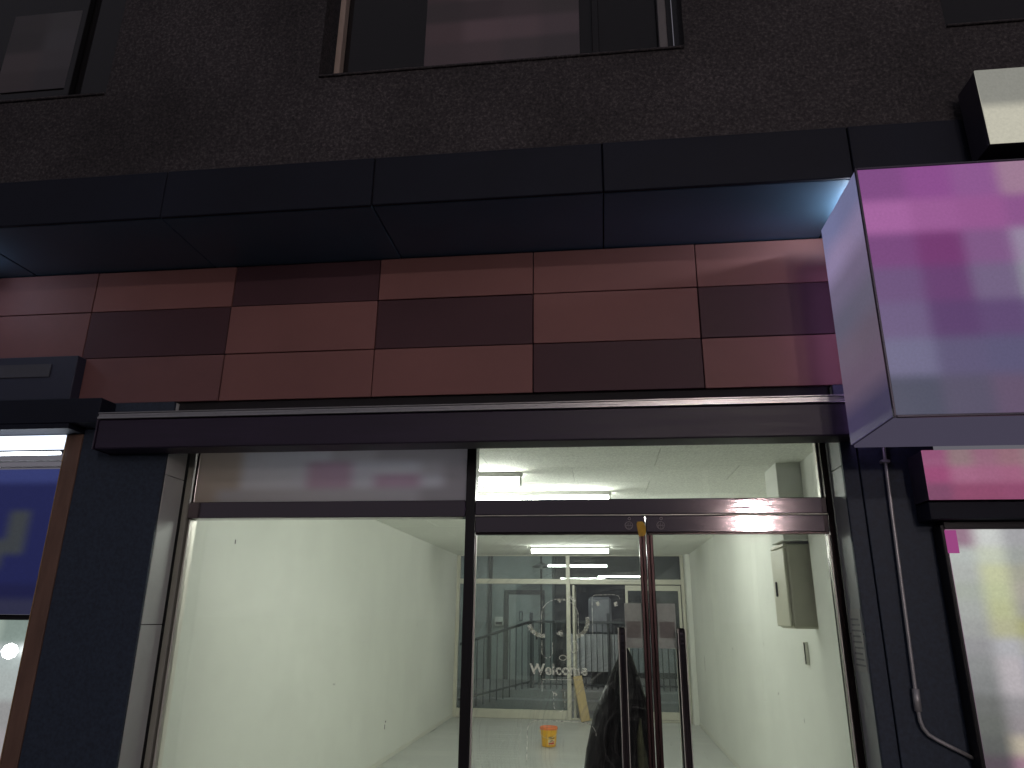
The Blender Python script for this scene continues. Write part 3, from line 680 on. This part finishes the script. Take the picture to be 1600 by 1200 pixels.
# ---------------------------------------------------------------- yard behind
o = box('yard_floor', -6, 4, 9.3, 15, -0.15, 0.0, M_conc, bevel=0); struct(o)
o = boxes('yard_step', [(-3.2, 1.9, 10.5, 15, 0.001, 0.16), (-3.2, 1.9, 10.85, 15, 0.16, 0.30)], M_conc, bevel=0.006); struct(o)
RW = thing('rear_building', (-2.2, 13.2, 0), 'grey green rendered house wall beyond the yard railing', 'building')
box('wall', -5.5, -1.25, 13.2, 13.5, -0.1, 4.5, M_teal, RW, 0)
box('wall', -1.25, 3.2, 14.2, 14.5, -0.1, 4.5, M_darkw, RW, 0)
box('wall', -1.25, -1.15, 13.2, 14.2, -0.1, 4.5, M_teal, RW, 0)
dd = box('door', -2.15, -1.42, 13.14, 13.198, 0.30, 2.12, M_bdoor, RW)
box('handle', -1.52, -1.48, 13.08, 13.138, 1.15, 1.30, M_blackf, dd)
box('door_frame', -2.25, -2.155, 13.12, 13.198, 0.30, 2.22, M_rail, RW); box('door_frame', -1.415, -1.32, 13.12, 13.198, 0.30, 2.22, M_rail, RW); box('door_frame', -2.154, -1.416, 13.12, 13.198, 2.125, 2.22, M_rail, RW)
box('downpipe', -2.62, -2.54, 13.1, 13.18, 0.3, 4.2, M_rail, RW)
vp = box('vent_plate', -1.90, -1.82, 13.10, 13.138, 1.55, 1.75, M_rail, RW); box('vent_pane', -1.885, -1.835, 13.09, 13.099, 1.565, 1.735, M_bdoor, vp)
mb_ = thing('meter_box', (-2.36, 12.5, 1.45), 'small pale meter box seen through the rear left pane', 'meter box')
box('case', -2.46, -2.27, 13.08, 13.19, 1.44, 1.63, M_trim, mb_); box('window_strip', -2.44, -2.29, 13.07, 13.079, 1.46, 1.52, M_blackf, mb_)
RL = thing('railing', (-0.6, 11.1, 0.3), 'dark metal bar railing across the back yard', 'railing')
x = -1.40
while x < 1.85:
    tube('bar', [(x, 11.2, 0.302), (x, 11.2, 1.52)], 0.011, M_rail, RL, 6); x += 0.115
box('rail', -1.45, 1.9, 11.175, 11.225, 1.522, 1.57, M_rail, RL); box('rail', -1.45, 1.9, 11.185, 11.215, 0.37, 0.40, M_rail, RL)
for px_ in (-1.45, 0.1, 1.7): box('post', px_-0.03, px_+0.03, 11.226, 11.28, 0.302, 1.72, M_rail, RL)
RL2 = thing('railing', (-2.2, 10.4, 0), 'dark sloping stair railing behind the rear left pane', 'railing')
for k in range(11):
    t = k/10; xx, yy_, zt_ = -2.55+1.05*t, 9.75+1.4*t, 1.16+0.36*t
    tube('bar', [(xx, yy_, 0.18*t+0.05), (xx, yy_, zt_)], 0.011, M_rail, RL2, 6)
tube('rail', [(-2.6, 9.7, 1.15), (-1.47, 11.2, 1.54)], 0.026, M_rail, RL2, 8); tube('rail', [(-2.6, 9.7, 0.22), (-1.47, 11.2, 0.42)], 0.018, M_rail, RL2, 8)
BN = thing('banner', (0.3, 11.4, 0.6), 'grey banner sheet tied behind the yard railing', 'banner')
box('sheet', -0.75, 1.7, 11.32, 11.335, 0.62, 1.32, mat('grey banner', (0.32, 0.33, 0.34), 0.8, noise=((4, 4, 6), 0.15, 5)), BN, 0)
o = box('bin', -0.30, 0.18, 11.9, 12.3, 1.30, 2.05, mat('grey plastic', (0.15, 0.155, 0.17), 0.6, noise=((6, 6, 6), 0.3, 6)), None, 0.05)
tag(o, 'dark rounded grey case standing behind the yard railing', 'case')
box('stand', -0.28, 0.16, 11.92, 12.28, 0.30, 1.30, M_rail, o)
PL = thing('pendant_lamp', (-1.25, 11.6, 2.2), 'dark shaded lamp hanging over the back yard', 'lamp')
tube('cord', [(-1.28, 11.7, 2.73), (-1.28, 11.7, 4.3)], 0.012, M_rail, PL, 6)
lathe('shade', [(0.02, 0.08), (0.06, 0.075), (0.20, 0.0), (0.19, -0.005), (0.05, 0.05)], (-1.28, 11.7, 2.65), M_rail, PL)
lathe('bulb', [(0.01, -0.045), (0.03, -0.035), (0.035, 0.0), (0.02, 0.04)], (-1.28, 11.7, 2.66), M_hous, PL, 12)
YL = thing('added_yard_light', (-0.9, 9.6, 3.2), 'lit bulkhead lamp added out of view over the rear doorway, outside', 'lamp')  # added lamp, hidden above the glazing, to brighten the yard
box('base', -1.05, -0.55, 9.30, 9.36, 3.10, 3.30, M_hous, YL, 0.01)
box('lens', -1.02, -0.58, 9.361, 9.42, 3.12, 3.28, emission('added yard lens', (0.96, 1.0, 0.97), 220), YL, 0.02)
box('lintel', -2.7, 1.6, 9.245, 9.299, 2.70, 3.6, M_conc, YL, 0)
tube('post', [(-1.30, 12.0, 0.30), (-1.30, 12.0, 4.3), (-1.28, 11.7, 4.31)], 0.022, M_rail, PL, 8)

# ---------------------------------------------------------------- conduit on the right pillar
CD = thing('conduit', (1.42, -0.3, 1.1), 'thin grey steel conduit with a bent lower end on the right pillar', 'conduit')
yc = -0.295
tube('pipe', [(1.425, yc, 2.81), (1.416, yc, 2.47), (1.407, yc, 2.06), (1.394, yc, 1.365), (1.392, yc, 1.27), (1.394, yc, 1.225), (1.402, yc, 1.195), (1.420, yc, 1.168), (1.448, yc, 1.150), (1.49, yc, 1.128), (1.60, yc, 1.075)], 0.0085, M_steel, CD, 12)
tube('coupling', [(1.3945, yc, 1.355), (1.392, yc, 1.262)], 0.0155, M_steel, CD, 12)
for z in (2.40,): box('saddle', 1.374+0.0187*(z-1.365), 1.414+0.0187*(z-1.365), yc-0.014, -0.273, z-0.008, z+0.008, M_steel, CD)

# paper notice on the right reveal
PN = thing('paper_notice', (1.21, -0.2, 1.42), 'white printed paper notice stuck on the right door reveal', 'notice')
box('sheet', 1.2135, 1.2150, -0.245, -0.085, 1.415, 1.70, M_paper, PN, 0)
M_gink = mat('grey print', (0.42, 0.42, 0.41), 0.7)
for k in range(9): box('text_line', 1.2126, 1.2133, -0.235+0.01*(k % 3), -0.10-0.012*(k % 2), 1.44+k*0.026, 1.448+k*0.026, M_gink, PN, 0)

# ---------------------------------------------------------------- signs at the right
M_lit = print_mat('backlit print', 1.0)
M_lit2 = print_mat('dim backlit print', 0.9, False)
LB = thing('lightbox_sign', (1.8, -0.7, 2.5), 'large magenta and lavender lightbox sign at the right', 'sign')
pm = [[(128, 74, 132), (140, 77, 142), (142, 88, 145), (160, 125, 150), (150, 100, 150)],
      [(165, 100, 160), (155, 92, 150), (150, 88, 145), (140, 85, 140), (140, 85, 140)],
      [(120, 70, 125), (115, 55, 112), (128, 88, 135), (152, 137, 163), (150, 130, 160)],
      [(108, 82, 125), (102, 62, 112), (115, 98, 132), (145, 145, 158), (140, 140, 155)],
      [(108, 92, 130), (90, 62, 108), (95, 72, 115), (107, 97, 130), (110, 100, 130)],
      [(110, 107, 138), (92, 85, 118), (90, 85, 118), (88, 85, 115), (90, 85, 115)],
      [(73, 76, 96), (85, 80, 103), (98, 82, 108), (100, 82, 110), (100, 82, 110)]]
M_box = mat('sign frame', (0.10, 0.09, 0.12), 0.4, 0.6)
print_sheet('printed_face', (1.215, -1.0, 2.45), (1, 0, 0), (0, 0, 1), 0.98, 1.165, pm, M_lit2, LB, sharp=2.4, n=8)
print_sheet('side_face', (1.206, -0.46, 2.45), (0, -1, 0), (0, 0, 1), 0.53, 1.165, [[(110, 112, 148), (105, 105, 138)], [(134, 122, 156), (128, 116, 148)], [(106, 98, 122), (104, 95, 120)], [(92, 90, 108), (94, 90, 108)], [(98, 88, 104), (95, 85, 100)], [(96, 82, 100), (95, 82, 100)], [(66, 60, 86), (62, 58, 82)]], M_lit, LB, sharp=1.4, n=3, back=(1, 0, 0))
boxes('case', [(1.214, 2.196, -0.99, -0.452, 2.45, 3.615)], M_box, LB, 0)
boxes('edge_trim', [(1.204, 1.214, -1.006, -0.991, 2.44, 3.624), (2.196, 2.206, -1.006, -0.991, 2.44, 3.624), (1.2145, 2.1955, -1.006, -0.991, 2.438, 2.449), (1.2145, 2.1955, -1.006, -0.991, 3.616, 3.625)], M_box, LB, 0.002)
tube('added_halo_tube', [(1.275, -0.436, 2.52), (1.275, -0.436, 3.52)], 0.012, emission('added lavender halo', (0.60, 0.40, 0.82), 8), LB, 8)  # added tube, hidden behind the case, to tint the wall panels lavender
box('bottom_diffuser', 1.22, 2.19, -0.98, -0.46, 2.436, 2.4485, emission('lavender diffuser', (0.42, 0.37, 0.58), 0.14), LB, 0)
box('bracket', 1.45, 1.49, -0.451, -0.255, 3.2, 3.24, M_steel, LB); box('bracket', 1.95, 1.99, -0.451, -0.255, 3.2, 3.24, M_steel, LB)
# led flood fitting between the lightbox and the soffit
FL = thing('floodlight', (1.25, -0.62, 3.66), 'small white LED fitting tucked under the soffit beside the lightbox', 'lamp')
box('body', 1.375, 1.415, -0.80, -0.50, 3.635, 3.685, M_box, FL, 0.001)
tube('led_strip', [(1.366, -0.79, 3.648), (1.366, -0.52, 3.648)], 0.007, emission('cool led', (0.80, 0.88, 1.0), 240), FL, 8)
FL2 = thing('floodlight', (-3.8, -0.65, 3.66), 'small LED fitting under the soffit past the left edge', 'lamp')
box('body', -3.84, -3.80, -0.80, -0.50, 3.635, 3.685, M_box, FL2, 0.001)
tube('led_strip', [(-3.792, -0.79, 3.648), (-3.792, -0.52, 3.648)], 0.007, emission('cool led left', (0.72, 0.80, 1.0), 60), FL2, 8)

CS = thing('cream_sign', (2.2, -0.95, 3.7), 'cream lit sign above the magenta lightbox in the upper right', 'sign')
print_sheet('printed_face', (1.79, -1.03, 3.695), (1, 0, 0), (0, 0, 1), 0.9, 0.40, [[(140, 140, 132), (150, 150, 138), (150, 150, 138)], [(196, 193, 176), (205, 202, 185), (200, 198, 180)]], M_lit2, CS, n=8)
box('case', 1.792, 2.688, -1.02, -0.86, 3.697, 4.093, M_box, CS, 0)
box('hanger', 1.9, 1.94, -0.858, -0.822, 3.99, 4.05, M_steel, CS)

PK = thing('pink_sign', (1.75, -0.45, 2.2), 'low pink sign strip with pale patches under the lightbox', 'sign')
print_sheet('printed_face', (1.525, -0.45, 2.185), (1, 0, 0), (0, 0, 1), 0.66, 0.235, [[(150, 88, 122), (146, 120, 125), (150, 105, 125), (150, 110, 122), (150, 125, 130), (148, 90, 122)], [(152, 74, 116), (164, 104, 134), (160, 100, 130), (160, 98, 128), (150, 120, 130), (155, 84, 120)], [(122, 68, 100), (140, 72, 105), (140, 72, 105), (142, 74, 108), (140, 72, 105), (140, 72, 105)]], M_lit2, PK, sharp=1.5, n=8)
boxes('case', [(1.527, 2.183, -0.442, -0.275, 2.187, 2.418)], M_box, PK, 0)

NW = thing('poster_window', (1.85, -0.3, 1.0), 'bright poster covered window of the neighbouring shop at right', 'window')
wc = [(205, 208, 205), (198, 204, 186), (198, 202, 165), (192, 198, 160), (186, 190, 150), (182, 182, 150), (178, 178, 182), (186, 180, 184), (184, 178, 182), (152, 149, 152), (148, 142, 145), (188, 178, 160), (165, 130, 146)]
lc = [(150, 120, 138), (182, 188, 184), (176, 180, 176), (168, 174, 165), (168, 172, 168), (160, 162, 160), (150, 150, 152), (140, 142, 142), (130, 132, 132), (110, 112, 110), (105, 108, 104), (96, 98, 96), (90, 80, 88)]
rc = [(165, 165, 168), (160, 164, 160), (165, 165, 150), (170, 166, 155), (160, 158, 150), (165, 165, 120), (162, 162, 150), (130, 140, 156), (120, 132, 150), (158, 155, 155), (160, 155, 155), (185, 175, 155), (180, 170, 155)]
print_sheet('poster', (1.615, -0.35, 1.02), (1, 0, 0), (0, 0, 1), 0.36, 1.04, [[lc[i], wc[i], rc[i]] for i in range(13)], print_mat('poster print lit from the room', 0.9, False), NW, sharp=1.4, n=6)
box('magenta_tab', 1.606, 1.655, -0.362, -0.352, 1.95, 2.055, emission('magenta tab light', srgb(150, 70, 125), 1.0), NW, 0)
box('frame', 1.590, 1.606, -0.36, -0.274, 0.0, 2.08, M_blackf, NW); box('frame', 1.606, 2.2, -0.36, -0.274, 2.062, 2.095, M_blackf, NW)
box('glass_backing', 1.607, 2.2, -0.34, -0.274, 0.0, 2.06, M_dark, NW, 0)
bx_ = box('blind_rail', 1.53, 2.2, -0.42, -0.275, 2.10, 2.18, M_navy, NW)

# ---------------------------------------------------------------- neighbour at the left
NB = thing('brown_post', (-3.02, -0.3, 0), 'brown door post at the left edge beside the navy pillar', 'post')
box('shaft', -3.068, -2.972, -0.274, -0.15, -0.02, 2.63, M_brown, NB, 0.004)
box('edge_bead', -3.074, -3.069, -0.274, -0.15, -0.02, 2.63, mat('tan bead', (0.35, 0.22, 0.12), 0.4), NB, 0.001)
NC = thing('neighbour_canopy', (-3.6, -0.35, 2.63), 'dark navy canopy beam over the neighbouring shop at left', 'canopy')
box('beam', -5.0, -2.80, -0.40, -0.256, 2.665, 2.81, M_navy, NC, 0.004); box('underside', -5.0, -2.975, -0.398, -0.10, 2.635, 2.664, M_navy, NC, 0.002)
NS = thing('navy_sign', (-3.4, -0.35, 2.8), 'dull navy sign with a grey strip mounted on the left panels', 'sign')
box('board', -4.6, -3.06, -0.33, -0.256, 2.83, 3.10, mat('navy board', (0.03, 0.034, 0.06), 0.5), NS)
box('grey_strip', -4.5, -3.22, -0.336, -0.331, 2.97, 3.05, mat('grey strip', (0.07, 0.07, 0.085), 0.6), NS, 0)
LS = thing('led_strip_light', (-3.4, -0.25, 2.55), 'bright white LED strip light under the left neighbour canopy', 'lamp')
box('housing', -4.6, -3.085, -0.255, -0.15, 2.585, 2.634, M_hous, LS, 0.004)
box('led_panel', -4.6, -3.09, -0.2625, -0.2565, 2.545, 2.63, emission('cold led panel', (0.78, 0.86, 1.0), 1.6), LS, 0)
tube('tube', [(-4.6, -0.275, 2.52), (-3.095, -0.275, 2.52)], 0.010, emission('cold led tube', (0.8, 0.88, 1.0), 14), LS, 8)
box('rail', -4.6, -3.088, -0.262, -0.25, 2.44, 2.447, M_alu, LS, 0); box('rail', -4.6, -3.088, -0.262, -0.25, 2.475, 2.482, M_alu, LS, 0)
BS = thing('blue_sign', (-3.4, -0.26, 1.6), 'deep blue lit sign with dull yellow marks at the left edge', 'sign')
bl, bd, ye = (30, 34, 78), (27, 29, 66), (58, 62, 66)
print_sheet('printed_face', (-4.32, -0.262, 1.63), (1, 0, 0), (0, 0, 1), 1.235, 0.80,
    [[(50, 58, 110)]*10, [bl]*10, [bl]*10, [bl, ye, bl, bl, bl, ye, ye, bl, ye, bl], [bl, ye, ye, bl, ye, bl, ye, bl, ye, bl], [bl, bl, ye, bl, ye, bl, bl, ye, ye, bl], [bl, ye, bl, bl, ye, bl, ye, ye, bl, bl], [bl]*10, [bd]*10, [(45, 46, 70)]*10], M_lit2, BS, sharp=1.4, n=6)
box('case', -4.32, -3.086, -0.254, -0.16, 1.632, 2.43, M_navy, BS, 0)
LW = thing('left_shop_window', (-3.6, -0.2, 0), 'brightly lit window of the neighbouring shop at the lower left edge', 'window')
print_sheet('lit_view', (-4.3, -0.15, 0.9), (1, 0, 0), (0, 0, 1), 1.21, 0.72, [[(150, 165, 150), (160, 175, 160), (140, 160, 145), (165, 178, 168), (130, 145, 138)], [(190, 200, 198), (200, 205, 205), (180, 192, 192), (205, 212, 210), (170, 180, 178)], [(200, 205, 205), (185, 190, 190), (180, 190, 190), (200, 210, 208), (170, 178, 176)], [(150, 160, 150), (150, 165, 130), (140, 155, 130), (165, 178, 150), (150, 150, 150)], [(170, 168, 170), (175, 170, 172), (170, 165, 170), (180, 176, 178), (160, 155, 158)]], M_lit2, LW, n=8)
box('frame', -4.3, -3.076, -0.20, -0.14, 1.60, 1.628, M_blackf, LW); box('lower_panel', -4.3, -3.076, -0.20, -0.14, 0.0, 0.89, M_navy, LW)
lathe('bulb', [(0.004, -0.04), (0.028, -0.028), (0.04, 0.0), (0.028, 0.028), (0.004, 0.04)], (-3.20, -0.21, 1.44), emission('globe', (1, 1, 1), 12), LW, 24)

# ---------------------------------------------------------------- street lamp across the road
SL = thing('street_lamp', (2.4, -12.6, -0.14), 'grey street lamp post across the road behind the viewer', 'street lamp')
tube('pole', [(2.4, -12.6, -0.14), (2.4, -12.6, 3), (2.4, -12.6, 5.5), (2.4, -12.45, 5.75), (2.4, -12.0, 5.82)], 0.06, M_steel, SL, 10)
box('head', 2.15, 2.65, -12.2, -11.6, 5.72, 5.82, M_steel, SL, 0.02)
box('lens', 2.18, 2.62, -11.6, -11.585, 5.52, 5.715, emission('street lens', (1.0, 0.86, 0.82), 380), SL, 0)
SL = thing('street_lamp', (3.65, -14.6, -0.14), 'low street lamp post across the road, further off', 'street lamp')
tube('pole', [(3.65, -14.5, -0.14), (3.65, -14.5, 2.5), (3.65, -14.3, 4.11), (3.65, -14.05, 4.15)], 0.05, M_steel, SL, 10)
box('head', 3.42, 3.88, -14.3, -14.0, 4.05, 4.13, M_steel, SL, 0.02)
box('lens', 3.53, 3.77, -14.0, -13.985, 3.58, 4.04, emission('low street lens', (1.0, 0.84, 0.79), 470), SL, 0)
